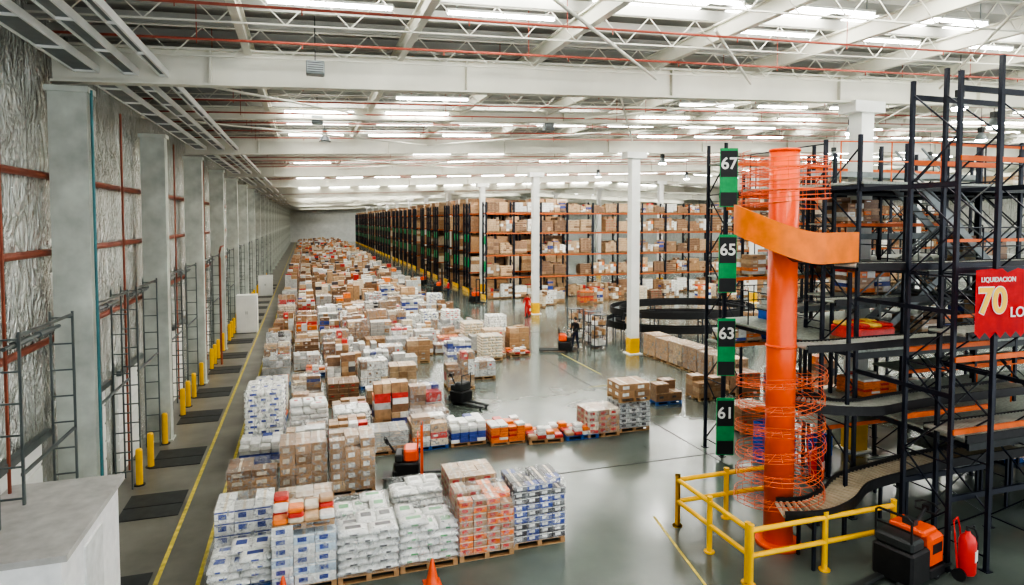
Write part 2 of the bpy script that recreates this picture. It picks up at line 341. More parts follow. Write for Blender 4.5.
# ---------------------------------------------------------------- pallet goods
def palletM(z=0):
    m=M()
    for y in(-.42,-.21,0,.21,.42): m.box(-.6,y-.07,.12,.6,y+.07,.145)
    for x in(-.55,0,.55): m.box(x-.05,-.5,.095,x+.05,.5,.12)
    for x in(-.55,0,.55):
        for y in(-.45,0,.45): m.box(x-.05,y-.05,.02,x+.05,y+.05,.095)
    for y in(-.45,0,.45): m.box(-.6,y-.05,0,.6,y+.05,.02)
    return m
PW=palletM().mesh('pallet',m_wood); PB=palletM().mesh('pallet',m_bluewood)
def stack(rg,typ,h=1.3,bases=(0,0,0,1,1,2,4,3,10),bhs=(.2,.25,.3,.36)):
    m=M(); z=.146
    if typ=='carton':
        base=rg.choice(bases); nx=rg.choice([2,3,3,4]); ny=rg.choice([2,3]); bh=rg.choice(bhs)
        n=max(2,int((h-.14)/bh)); lb=rg.choice([3,4,1,2,10,7,12]); miss=rg.choice([0,0,.2,.45])
        for k in range(n):
            for i in range(nx):
                for j in range(ny):
                    if k==n-1 and rg.random()<miss: continue
                    if k<n-2 and 0<i<nx-1 and 0<j<ny-1: continue
                    w=1.2/nx; d=1.0/ny; jx=rg.uniform(-.012,.012); jy=rg.uniform(-.012,.012)
                    x=-.6+i*w+jx; y=-.5+j*d+jy
                    c=base if rg.random()<.86 else rg.choice([0,1,2])
                    m.box(x+.008,y+.008,z+.002,x+w-.008,y+d-.008,z+bh-.007,c)
                    if j==0:
                        if rg.random()<.55: m.box(x+w*.25,y+.004,z+bh*.35,x+w*.55,y+.008,z+bh*.6,lb)
                        m.box(x+.01,y+.004,z+bh*.87,x+w-.01,y+.008,z+bh*.93,1 if base!=1 else 4)
                    if i==nx-1 and rg.random()<.5: m.box(x+w-.008,y+d*.2,z+bh*.3,x+w-.004,y+d*.5,z+bh*.6,lb)
                    if k>=n-2: m.box(x+w*.46,y+.01,z+bh-.008,x+w*.54,y+d-.01,z+bh-.003,4)
            z+=bh
    elif typ=='mixed':
        for i in range(2):
            for j in range(2):
                z=.146; zt=h*rg.uniform(.55,1.15)
                while z<zt:
                    bh=rg.uniform(.16,.38); c=rg.choice([0,0,0,0,1,1,1,2,2,3,4,10,7,8,3,12,6])
                    x=-.6+.6*i; y=-.5+.5*j; q=rg.uniform(0,.03)
                    if rg.random()<.45: 
                        m.box(x+q,y+q,z,x+.29,y+.49,z+bh-.008,c); m.box(x+.305,y+q,z,x+.59,y+.49,z+bh-.008,rg.choice([0,1,c,3]))
                    else: m.box(x+q,y+q,z,x+.6-rg.uniform(.004,.05),y+.5-rg.uniform(.004,.05),z+bh-.008,c)
                    m.box(x+.1,y+q-.003,z+bh*.35,x+.25,y+q,z+bh*.65,rg.choice([3,4,1,2])); z+=bh
    elif typ=='sacks':
        c0=rg.choice([3,3,4,10]); pr=rg.choice([10,6,7,12,4,8]); bh=.15; n=int((h-.14)/bh)
        for k in range(n):
            a=k%2
            lay=[(-.6+.4*i,-.5,.4,.6) for i in range(3)]+[(-.6+.6*i,.1,.6,.4) for i in range(2)]
            for x,y,w,d in lay:
                if a: x=-x-w; y=-y-d
                if k==n-1 and rg.random()<.3: continue
                m.cbox(x+.004,y+.004,z,x+w-.004,y+d-.004,z+bh+.005,.045,c0)
                if y<-.3: m.box(x+w*.3,y,z+.05,x+w*.65,y+.03,z+.11,pr)
                if x+w>.55: m.box(x+w-.03,y+d*.3,z+.05,x+w,y+d*.65,z+.11,pr)
                if k==n-1: m.box(x+w*.35,y+d*.35,z+bh,x+w*.65,y+d*.65,z+bh+.009,pr)
            z+=bh
    elif typ=='packs':
        cs=rg.choice([(7,8,3),(3,10,6),(8,1,7),(0,7,3),(3,4,7),(12,3,10),(8,7,0)]); bh=.14; n=int((h-.14)/bh)
        for k in range(n):
            cc=rg.choice(cs)
            for i in range(4):
                for j in range(3):
                    if 0<i<3 and 0<j<2 and k<n-1: continue
                    if k==n-1 and rg.random()<.25: continue
                    x=-.6+.3*i+rg.uniform(-.008,.008); y=-.5+.333*j+rg.uniform(-.008,.008)
                    m.cbox(x+.004,y+.004,z,x+.296,y+.329,z+bh,.02,cc if rg.random()<.8 else rg.choice(cs))
            z+=bh
    elif typ=='low':
        for i in range(4):
            for j in range(3):
                z=.146
                for k in range(rg.choice([1,1,2,3])):
                    m.cbox(-.6+.3*i+.004,-.5+.33*j,z,-.3+.3*i-.004,-.18+.33*j,z+.13,.03,rg.choice([3,8,8,7,4,1,0])); z+=.13
    return m
VAR={}
rg=random.Random(3)
for t,n in(('carton',22),('mixed',14),('sacks',7),('packs',8),('low',3)):
    VAR[t]=[stack(rg,t,rg.uniform(.95,1.7)).mesh('goods',G) for _ in range(n)]
HT={me.name:max(v.co.z for v in me.vertices) for q in VAR.values() for me in q}
WR=M().cbox(-.625,-.525,0,.625,.525,1,.03).mesh('stretch_wrap',m_wrap)
LB={'carton':'shrink-wrapped stack of cartons on a wooden pallet','mixed':'pallet stacked with mixed cartons and pale packages','sacks':'pallet of stacked pale printed sacks','packs':'pallet of small coloured shrink packs','low':'pallet half filled with low coloured packs'}
def load(t,x,y,rz=0,z=0,sz=1,name='pallet_load',grp='pallet loads on the floor',lab=None,wrap=False,me=None):
    me=me or R.choice(VAR[t])
    o=mk(name,me,None,(x,y,z),rz); o.scale=(1,1,sz)
    top(o,lab or LB[t],'pallet load',grp)
    mk('wooden_pallet',PB if R.random()<.2 else PW,o)
    if wrap:
        w_=mk('stretch_wrap',WR,o,(0,0,.13)); w_.scale=(1,1,HT[me.name]+.015-.13)
    return o
def sackmesh(w,d,h,c0,pr):
    nx,ny=8,6; vs=[]
    def P(u,v,s):
        e=(1-abs(u)**4)*(1-abs(v)**4); return(u*w/2*(1-.05*(1-e)),v*d/2*(1-.05*(1-e)),s*h/2*(.25+.75*e**.45))
    for s in(1,-1):
        for j in range(ny+1):
            for i in range(nx+1): vs.append(P(i/nx*2-1,j/ny*2-1,s))
    K=(nx+1)*(ny+1); f=[];mi=[]
    for j in range(ny):
        for i in range(nx):
            a=j*(nx+1)+i; p=pr if(2<=i<=5 and 2<=j<=3) else c0
            f.append((a,a+1,a+nx+2,a+nx+1)); mi.append(p); f.append((K+a,K+a+nx+1,K+a+nx+2,K+a+1)); mi.append(c0)
    def side(seq):
        L=len(seq)
        for t in range(L-1):
            a,b=seq[t],seq[t+1]; f.append((a,K+a,K+b,b)); mi.append(pr if L*.3<t<L*.55 else c0)
    side([i for i in range(nx+1)]); side([nx+j*(nx+1) for j in range(ny+1)]); side([ny*(nx+1)+i for i in range(nx,-1,-1)]); side([j*(nx+1) for j in range(ny,-1,-1)])
    o=M(); o.v=vs;o.f=[list(q) for q in f];o.m=mi; me=o.mesh('sack',G); me.polygons.foreach_set('use_smooth',[True]*len(f)); return me
def frontsacks(x,y,c0,pr,n,lab,h=.15,wrap=True,rz=0,s=1.0):
    o=mk('pallet_load',PB if R.random()<.6 else PW,None,(x,y,0),rz); o.scale=(s,s,s); top(o,lab,'pallet load','pallet loads on the floor')
    lays=[(-.4,-.2,0),(0,-.2,0),(.4,-.2,0),(-.3,.3,1),(.3,.3,1)]
    mA=sackmesh(.43,.62,h*1.08,c0,pr); mB=sackmesh(.62,.42,h*1.08,c0,pr)
    z=.146+h/2
    for k in range(n):
        s_=-1 if k%2 else 1
        for a,b,t in lays:
            if k==n-1 and R.random()<.2: continue
            mk('sack',mB if t else mA,o,(a*s_+R.uniform(-.012,.012),b*s_+R.uniform(-.012,.012),z),R.uniform(-.03,.03)+(math.pi if s_<0 else 0))
        z+=h
    if wrap: M().cbox(-.64,-.54,.13,.64,.54,z-h/2,.05).done('stretch_wrap',m_wrap,o)
    return o
def frontcartons(x,y,nx,ny,n,bh,c0,lab,rz=0,lbl=3,strip=None,wrap=True,alt=None,s=1.0):
    o=mk('pallet_load',PW,None,(x,y,0),rz); o.scale=(s,s,s); top(o,lab,'pallet load','pallet loads on the floor')
    w=1.2/nx;d=1.0/ny
    def cm(c):
        m=M(); m.box(-w/2+.006,-d/2+.006,-bh/2,w/2-.006,d/2-.006,bh/2-.007,c)
        for s in(-1,1):
            m.box(-w*.3,s*(d/2-.005)-.002,-bh*.25,w*.12,s*(d/2-.005)+.002,bh*.2,lbl); m.box(s*(w/2-.005)-.002,-d*.25,-bh*.2,s*(w/2-.005)+.002,d*.2,bh*.22,lbl)
            if strip is not None: m.box(-w/2+.006,s*(d/2-.005)-.003,bh*.28,w/2-.006,s*(d/2-.005)+.003,bh*.4,strip)
        m.box(-.03,-d/2+.008,bh/2-.007,.03,d/2-.008,bh/2-.002,4); return m.mesh('carton',G)
    ms=[cm(c0),cm(c0 if alt is None else alt)]
    for k in range(n):
        for i in range(nx):
            for j in range(ny):
                if k<n-1 and 0<i<nx-1 and 0<j<ny-1: continue
                if k==n-1 and R.random()<.15: continue
                mk('carton',R.choice(ms),o,(-.6+w*(i+.5)+R.uniform(-.008,.008),-.5+d*(j+.5)+R.uniform(-.008,.008),.146+bh*(k+.5)),R.uniform(-.015,.015))
    if wrap: M().cbox(-.625,-.525,.13,.625,.525,.146+bh*n+.01,.02).done('stretch_wrap',m_wrap,o)
    return o
F=1.04
frontsacks(1.17,13.8,3,12,6,'wrapped pallet of white sacks with dark print',s=F)
frontsacks(2.45,13.85,3,5,6,'wrapped pallet of white sacks with green print',s=F)
frontcartons(3.75,13.9,4,4,8,.145,8,'pallet of orange, red and brown small packs under clear film',lbl=7,alt=0,strip=4,s=F)
frontcartons(5.05,14.05,4,4,9,.14,12,'tall pallet of navy and white packs under clear film',lbl=3,strip=3,alt=6,s=F)
frontcartons(-.1,13.8,3,3,6,.2,11,'wrapped pallet of pale blue cartons with loose goods on top',lbl=6,strip=3,alt=3,s=F)
load('low',-.1,13.8,0,1.3,.8,name='loose_goods',lab='loose red and yellow packs piled on a wrapped pallet')
frontsacks(-1.34,14.05,3,6,4,'pallet of white sacks with blue print')
frontcartons(-1.36,15.4,3,2,4,.26,3,'pallet of white cartons with blue labels',lbl=6,strip=6)
frontcartons(-.08,15.4,3,3,5,.2,1,'pallet of tan and cream cartons',lbl=3,alt=4)
frontsacks(1.15,15.2,3,5,5,'pallet of white and green sacks')
frontsacks(2.5,15.5,3,10,6,'pallet of white sacks with grey print')
frontcartons(3.85,15.5,3,3,6,.18,1,'pallet of tan cartons with printed labels',lbl=7)
frontcartons(-.12,18.2,3,2,5,.28,0,'wrapped pallet of brown cartons',lbl=4)
frontcartons(1.16,18.15,3,3,5,.28,0,'wrapped pallet of brown cartons with pale labels',lbl=3,alt=1)
frontcartons(-1.4,18.1,2,3,4,.22,2,'pallet of dark brown cartons',lbl=4,alt=0)
types=['packs','mixed','packs','carton','mixed','packs']
for i in range(9):
    x=-1.36+1.29*i
    if i<6: load(types[i],x,20.9,R.uniform(-.04,.04),sz=.8,wrap=i in(1,3,4))
    elif i==6: load('packs',x,20.6,sz=.6,me=VAR['packs'][0])
    elif i<9: load('low',x,20.3,R.uniform(-.1,.1),sz=1.0)
frontcartons(9.75,20.3,3,3,4,.2,0,'pallet of brown cartons and colourful packs',lbl=7,alt=4)
frontcartons(11.05,20.5,3,3,5,.18,3,'tall wrapped pallet of white and dark printed packs',lbl=12,strip=12,alt=10)
frontcartons(11.05,20.5,2,2,2,.25,0,'brown cartons stacked on top of a wrapped pallet',wrap=False).location.z=1.07
near=[];far=[]
def rnd_type(y):
    return R.choices(['carton','mixed','sacks','packs','low'],[.43,.26,.16,.11,.04])[0]
y=22.6; row=0
while y<218:
    xr=4.9 if y<32.5 else (11.9 if y<43 else 10.9-(y-42)*.006)
    x=-1.36
    while x<=xr:
        pr=.12 if y<60 else .08
        skip=R.random()<pr or (2.8<x<4.4 and 26<y<28.5)
        if not skip: (near if y<60 else far).append((x+R.uniform(-.05,.05),y+R.uniform(-.1,.1)))
        x+=1.39
        if R.random()<.06: x+=.5
    y+=1.26 if (y<60) else 1.5 if y<110 else 2.0; row+=1
    if row%3==0: y+=R.choice([.3,.6,1.0])
for k,(x,y) in enumerate(near[:256]):
    load(rnd_type(y),x,y,R.choice([0,math.pi])+R.uniform(-.06,.06),sz=R.uniform(.5,1.2),wrap=(k%2==0 and k<170))
far=near[256:]+far
for x,y,t in((7.9,29.3,'carton'),(6.5,27.8,'mixed'),(7.2,31.2,'packs'),(9.4,33.0,'sacks')): load(t,x,y,wrap=y<30)
m=M()
for x,y in far:
    s=R.choice([0,0,0,1,1,2,3,3,4,4,10,10,12]); hh=R.uniform(.6,1.8)
    for i in(0,1):
        for j in(0,1):
            z=0; zt=hh*R.uniform(.75,1.1)
            while z<zt:
                h=R.uniform(.25,.45); m.box(x-.56+.56*i,y-.5+.5*j,z,x-.02+.56*i,y-.02+.5*j,z+h,s if R.random()<.65 else R.choice([0,0,1,2,3,4,12,2,7,8])); z+=h
top(m.done('stacked_goods',G),'dense field of distant pallet goods, cartons and sacks','goods',kind='stuff')
tall=sorted([v for v in VAR['carton']],key=lambda q:-HT[q.name])[:6]
BRN=[stack(rg,'carton',1.5,bases=(0,1,0),bhs=(.25,.3)).mesh('goods',G) for _ in range(3)]
for b_ in BRN: HT[b_.name]=max(v.co.z for v in b_.vertices)
for i in range(6): load('carton',18.5-.03*i,24.6+1.24*i,math.pi/2,grp='wrapped pallets by the sorter',wrap=True,sz=.9,me=BRN[i%3],lab='wrapped pallet of brown cartons in a row by the conveyor loop')
for k in range(18): load(rnd_type(0),19+1.5*k+R.uniform(-.2,.2),51.5+R.choice([0,1.4,2.8]),R.uniform(-.1,.1),grp='pallet loads before the racking')
# ---------------------------------------------------------------- racking
CL=[stack(rg,'carton',rg.uniform(1.2,1.6),bases=(0,0,1,1,2,2,3),bhs=(.2,.25,.3)).mesh('goods',G) for _ in range(12)]+[stack(rg,'mixed',1.35).mesh('goods',G) for _ in range(5)]
LV=[.05,2.1,4.2,6.3,8.2]
def rack(y,nb,x0=16.2):
    r=empty('pallet_rack',(x0,y,0)); top(r,'tall pallet racking with dark blue uprights and orange beams','rack','racking rows')
    fm=M()
    for yy in(0,1.1): fm.box(-.08,yy-.05,0,.08,yy+.05,9.2)
    z=.3;k=0
    while z<8.6: fm.beam((0,0 if k%2 else 1.1,z),(0,1.1 if k%2 else 0,z+.9),.04,.04); z+=.9;k+=1
    fm=fm.mesh('upright_frame',m_navy)
    for i in range(nb+1): mk('upright_frame',fm,r,(2.75*i,0,0))
    for z in LV[1:]:
        for yy in(-.06,1.16): M().box(0,yy-.03,z-.14,2.75*nb,yy+.03,z-.01).done('shelf_beam',m_rackbeam,r)
        M().box(0,0,z-.02,2.75*nb,1.1,z).done('shelf_panel',m_dark,r)
    M().box(-.10,-.05,2.6,-.07,.4,3.6).box(-.10,-.05,5.2,-.07,.4,6.0).done('aisle_marker',m_green,r); M().box(-.16,-.1,0,-.06,1.2,.4).done('end_guard',m_yellow,r)
    return r
rack(58,21)
for i in range(21):
    for z in LV[:]:
        for k in range(2):
            if R.random()<.08: continue
            me=R.choice(CL); o=mk('racked_load',me,None,(16.2+2.75*i+.74+1.28*k,58.55,z),R.choice([0,math.pi])); o.scale=(.98,.98,R.uniform(.75,1.12) if z<8 else .7)
            top(o,'palletised brown cartons stored on a rack shelf','pallet load','loads stored in the front rack')
            mk('wooden_pallet',PW,o)
y=62.5; k=0
colY=[15.9+16*i for i in range(13)]
while y<220:
    nb=4 if y<100 else 2 if y<150 else 1
    if any(y-.4<cy<y+1.5 for cy in colY): y+=1.9
    rack(y,nb); m=M()
    for i in range(nb):
        for z in LV:
            for kk in range(2):
                if R.random()<.1: continue
                x=16.3+2.75*i+.1+1.3*kk; h=R.uniform(1.0,1.6)
                c=R.choice([0,1,1,2,4]); zz=z
                while zz<z+h: m.box(x,y,zz,x+1.18,y+1.05,zz+.38,R.choice([c,c,0])); zz+=.4
    top(m.done('stored_goods',G),'brown cartons stored along a receding rack row','goods','stored goods',kind='stuff')
    y+=1.35 if k%2==0 else 3.6; k+=1
# ---------------------------------------------------------------- mezzanine tower
mz=empty('mezzanine_rack',(13,10,0)); top(mz,'multi-level dark steel rack tower with platforms and orange rails','rack structure')
def P(x,y,z=0): return(x-13,y-10,z)
def frame(x,y0,y1,zt=10.6):
    m=M()
    for y in(y0,y1): m.box(x-13-.042,y-10-.04,0,x-13+.042,y-10+.04,zt); m.box(x-13-.09,y-10-.09,0,x-13+.09,y-10+.09,.02)
    z=.3;k=0
    while z<zt-.9:
        a,b=(y0,y1) if k%2 else(y1,y0); m.beam(P(x,a,z),P(x,b,z+1.0),.03,.03)
        if k%2==0: m.beam(P(x,y0,z),P(x,y1,z),.03,.03)
        z+=1.0;k+=1
    m.done('upright_frame',m_navy,mz)
for x in(13,15.8,18.6,21.4,24.2):
    for y0,y1,zt in((9.9,11.0,10.6),(12.4,13.5,9.6),(16.9,17.9,9.9),(20.4,21.4,9.2)):
        if (y0<10 and x>16) or (x==13 and y0>14): continue
        frame(x,y0,y1,zt)
frame(13.75,9.6,10.8,10.9); frame(12.5,17.0,17.9,9.9); frame(17.2,14.6,15.6,9.8); frame(14.4,14.6,15.6,9.4); frame(20,14.6,15.6,9.8)
def hb(x0,x1,y,z,mt=m_navy,h=.12,name='platform_beam'):
    M().box(x0-13,y-10-.03,z-h,x1-13,y-10+.03,z).done(name,mt,mz)
m_grate=mat('grey_deck_grating',(.34,.38,.33),.5,.1,14,.3)
for z,xa,xb,ya,yb in((8.45,13,25,12.3,18),(6.25,15.2,25,12.3,18),(4.25,13,25,12.4,18),(2.5,14.2,25,10.4,15)):
    M().box(xa-13,ya-10,z-.06,xb-13,yb-10,z).done('platform',m_grate,mz)
    for y in(ya,(ya+yb)/2,yb): hb(xa,xb,y,z-.06,m_dark,.16)
    for x in [xa+1.4*i for i in range(int((xb-xa)/1.4)+1)]: M().box(x-13-.025,ya-10,z-.18,x-13+.025,yb-10,z-.08).done('platform_beam',m_navy,mz)
def rail(x0,y0,x1,y1,z,mt):
    m=M(); n=max(2,int(math.hypot(x1-x0,y1-y0)/1.2)+1)
    for i in range(n):
        t=i/(n-1); x=x0+(x1-x0)*t;y=y0+(y1-y0)*t; m.cyl(P(x,y,z),P(x,y,z+1.05),.018,6)
    for h in(.55,1.05): m.cyl(P(x0,y0,z+h),P(x1,y1,z+h),.018,6)
    m.done('handrail',mt,mz)
for z in(8.45,6.25,4.25):
    rail(15.8,12.3,25,12.3,z,m_navy); rail(13.05 if z!=6.25 else 15.3,13.6,13.05 if z!=6.25 else 15.3,18,z,m_navy); rail(13.1,18,25,18,z,m_navy)
rail(13,13,15.8,12.5,8.45,m_orange2); rail(15.8,12.35,25,12.35,2.5,m_orange2)
for z in(8.85,4.6,3.05): hb(13.0,15.8,9.86,z,m_orange2,.11,'orange_beam'); hb(13,15.8,11.04,z,m_orange2,.11,'orange_beam')
for x0,x1,y,z in((12.5,14.4,16.95,7.9),(14.4,18.6,14.6,5.3),(14.4,18.6,14.6,7.4),(12.5,18.6,16.9,5.7),(12.5,18.6,16.9,3.6),(12.5,14.4,16.95,9.3),(13,15.8,13.5,2.0),(15.8,21.4,13.5,3.3),(15.8,21.4,16.9,9.2),(15.8,24,20.4,7.4),(15.8,24,20.4,5.4),(15.8,24,20.4,3.0),(15.8,24,12.4,1.4),(17.2,24,14.6,1.5)):
    hb(x0,x1,y,z,m_orange2,.1,'orange_beam')
    M().box(x0-13,y-10,z-.04,x1-13,y-10+1.0,z).done('shelf_panel',m_grate,mz)
for z in(7.0,5.0,9.5): hb(15.8,24.2,12.36,z,m_orange2,.08,'orange_beam')
for y in(9.9,11.0): hb(13,15.8,y,10.3); hb(13,15.8,y,6.5); hb(13,15.8,y,1.6)
for x in(13,15.8):
    for z in(8.3,5.6,3.8): M().box(x-13.03,-.1,z-.1,x-12.97,2.4,z).done('platform_beam',m_navy,mz)
for x in(15.8,18.6,21.4):
    for z in(0.2,2.3,4.4,6.4):
        for yy in(13.5,17.9): M().beam(P(x,yy,z),P(x+2.8,yy,z+1.9),.03,.03).done('cross_brace',m_dark,mz); M().beam(P(x+2.8,yy+.03,z),P(x,yy+.03,z+1.9),.03,.03).done('cross_brace',m_dark,mz)
for z in(.3,2.2,4.8,6.8): M().beam(P(13,11.0,z),P(15.8,11.0,z+1.7),.025,.025).done('cross_brace',m_dark,mz); M().beam(P(15.8,11.03,z),P(13,11.03,z+1.7),.025,.025).done('cross_brace',m_dark,mz)
m=M()
for k in range(11): m.box(2.2+.26*k,3.8,4.25+.19*k,2.5+.26*k,4.6,4.28+.19*k)
for yy in(3.8,4.6):
    m.beam((2.2,yy,4.2),(5.2,yy,6.3),.05,.2); m.beam((2.2,yy,5.2),(5.2,yy,7.3),.04,.04)
    for k in range(0,11,3): m.beam((2.3+.26*k,yy,4.25+.19*k),(2.3+.26*k,yy,5.25+.19*k),.03,.03)
m.done('staircase',m_grey,mz)
m=M()
for k in range(10): m.box(5.0-.26*k,2.9,6.25+.21*k,5.3-.26*k,3.7,6.28+.21*k)
for yy in(2.9,3.7): m.beam((5.3,yy,6.25),(2.6,yy,8.4),.05,.2); m.beam((5.3,yy,7.25),(2.6,yy,9.4),.04,.04)
m.done('staircase',m_grey,mz)
for x,y,z in((14,17.4,5.7),(17,17.4,5.7),(18,20.9,5.4),(20,20.9,7.4),(16.6,20.9,7.4),(13.3,17.4,3.6),(17.6,17.4,3.6),(22,20.9,3),(19,20.9,3),(17.2,20.9,3),(17,13.9,4.25),(20,14.5,4.25),(19.5,14.2,6.25),(22,15,8.45),(18.5,15.1,1.5),(20.5,15.1,1.5),(16,15.1,5.3),(15.5,15.1,7.4)):
    load('mixed',x,y,0,z,.5,name='shelf_goods',grp='goods on the rack tower',lab='small mixed cartons and coloured goods on a rack shelf')
def crate(x,y,z,mt,lab):
    m=M(); m.box(-.3,-.2,0,.3,.2,.02); 
    for s in(-1,1): m.box(-.3,s*.2-.012,0,.3,s*.2+.012,.3); m.box(s*.3-.012,-.2,0,s*.3+.012,.2,.3)
    m.box(-.32,-.22,.27,.32,-.2,.31);m.box(-.32,.2,.27,.32,.22,.31)
    top(m.done('plastic_crate',mt,loc=(x,y,z)),lab,'crate','plastic crates')
for (x,y,n) in((13.6,16.3,4),(14.25,16.3,3),(15.6,16.2,2)):
    for k in range(n): crate(x,y,.31*k,m_blue,'blue plastic crate in a stack under the rack tower')
for k in range(3): crate(14.6,17.4,3.6+.31*k,m_blue,'blue plastic crate in a stack under the rack tower')
rl=M(); rl.cbox(-.6,-.5,.146,.6,.5,.55,.04,7)
for i in range(3):
    for j in range(2): rl.cbox(-.58+.39*i,-.48+.48*j,.55,-.21+.39*i,-.02+.48*j,.68,.04,9 if (i+j)%2 else 7)
HT['r']=.68; rme=rl.mesh('goods',G); HT[rme.name]=.68
load('packs',14.15,13.3,0,4.25,.8,name='shelf_goods',grp='goods on the rack tower',lab='red wrapped load with yellow and red packs on top',me=rme)
load('packs',15.3,14.2,0,2.5,.5,name='shelf_goods',grp='goods on the rack tower',lab='red and orange packed goods on a platform',me=VAR['packs'][0])
for x,y in((15,19),(19,19),(21,18.7),(14,23),(16,23),(18,23.2),(20,23),(22,23),(21,14.2)): load(R.choice(['mixed','carton','packs']),x,y,0,grp='pallet loads under the rack tower')
for num,z in(('67',9.2),('65',6.55),('63',3.95),('61',1.45)):
    s=M().box(-.27,-.03,-1.3,.27,.02,.5).done('aisle_number_sign',m_green,loc=(12.42,16.75,z)); s.rotation_euler=(0,0,-.33)
    top(s,'tall green and black aisle sign reading '+num,'sign','aisle number signs')
    M().box(-.255,-.04,-.38,.255,-.031,.42).done('number_panel',m_signblack,s); M().box(-.255,-.04,-1.27,.255,-.031,-.85).done('lower_panel',m_signblack,s)
    text(num,.5,s,(0,-.042,.02),(math.pi/2,0,0),m_white,'number',off=.02)
bm=M(); N=14
rb=random.Random(5)
top_=[(-.95+1.9*i/N,.62+rb.uniform(0,.1)) for i in range(N+1)];bt=[(-.95+1.9*i/N,-.62-(.13 if i%2 else 0)) for i in range(N+1)]
for i in range(N):
    bm.add([(top_[i][0],0,top_[i][1]),(top_[i+1][0],0,top_[i+1][1]),(bt[i+1][0],0,bt[i+1][1]),(bt[i][0],0,bt[i][1])],[(0,3,2,1),(0,1,2,3)])
bn=bm.done('banner',mat('banner_red',(.8,.01,.015),.5),loc=(14.1,9.5,5.78)); bn.rotation_euler=(0,0,-.08)
top(bn,'red hanging banner with yellow number 70 and white text','banner')
text('LIQUIDACION',.14,bn,(-.38,-.02,.48),(math.pi/2,0,0),m_white,off=.01)
text('70',.74,bn,(-.52,-.015,.02),(math.pi/2,0,0),m_white,'number_outline',off=.05); text('70',.74,bn,(-.52,-.024,.02),(math.pi/2,0,0),m_yellow,'number',off=.025)
text('LO',.3,bn,(.14,-.02,-.22),(math.pi/2,0,0),m_white,off=.01)
# ---------------------------------------------------------------- spiral tube
SX,SY=10.35,11.95
sp=empty('spiral_lift',(SX,SY,0)); top(sp,'orange vertical spiral lift tube with chute and wire coils','conveyor lift')
M().cyl((0,0,.1),(0,0,9.05),.32,28).cyl((0,0,0),(0,0,.1),.5,28).cyl((0,0,9.05),(0,0,9.1),.34,28).cyl((0,0,4.6),(0,0,4.66),.34,28).done('tube',m_orange,sp,smooth=True)
rh=random.Random(2)
def helix(z0,z1,r,turns,a0=0,n=40,jit=0): 
    N=int(n*turns); return[((r+jit*math.sin(i*.37+r*9))*math.cos(a0+2*math.pi*turns*i/N),(r+jit*math.sin(i*.37+r*9))*math.sin(a0+2*math.pi*turns*i/N),z0+(z1-z0)*i/N+jit*.7*math.sin(i*.23)) for i in range(N+1)]
m_coil=mat('orange_wire',(.72,.13,.03),.4)
for z0,z1,t in((7.75,8.85,4.5),(.8,4.0,6)):
    m=M()
    for r,dz in((.95,0),(.95,.1),(.93,.2),(.72,0),(.5,0)): m.tube(helix(z0+dz,z1+dz,r,t,jit=.035),.008,4)
    for i in range(int(20*t)):
        a=2*math.pi*i/20; z=z0+(z1-z0)*i/(20*t); m.cyl((.32*math.cos(a),.32*math.sin(a),z),(.95*math.cos(a),.95*math.sin(a),z),.006,4); m.cyl((.95*math.cos(a),.95*math.sin(a),z),(.94*math.cos(a),.94*math.sin(a),z+.2),.006,4)
    m.done('wire_coil',m_coil,sp)
def chute_strip(off0,off1,zo0,zo1,N=80):
    m=M(); vs=[];fs=[]
    for i in range(N+1):
        t=i/N; q=min(1,t/.7); sm=q*q*(3-2*q); z=7.3-.62*sm
        if t<.75: a=math.radians(150+135*t/.75); bx,by=0,0
        else:
            u=(t-.75)/.25; a=math.radians(285); bx,by=1.15*u,.31*u
        co,si=math.cos(a),math.sin(a)
        for ro,zz in((off0,zo0),(off1,zo0),(off1,zo1),(off0,zo1)): vs.append((ro*co+bx,ro*si+by,z+zz))
    for i in range(N):
        for j in range(4): a=i*4+j;b=i*4+(j+1)%4; fs.append((a,b,b+4,a+4))
    fs.append((0,3,2,1)); k=N*4; fs.append((k,k+1,k+2,k+3)); m.add(vs,fs); return m
m_chute=mat('orange_chute',(.82,.19,.005),.4,0,3,.15)
chute_strip(.36,1.06,-.12,-.04).done('chute_bed',m_dark,sp)
chute_strip(1.04,1.08,-.12,.55).done('chute_wall',m_chute,sp)
chute_strip(.36,.40,-.04,.2).done('inner_wall',m_chute,sp)
for s in(-1,1): M().box(1.5,s*.4-.03,0,1.58,s*.4+.03,6.3).done('support_post',m_navy,sp)
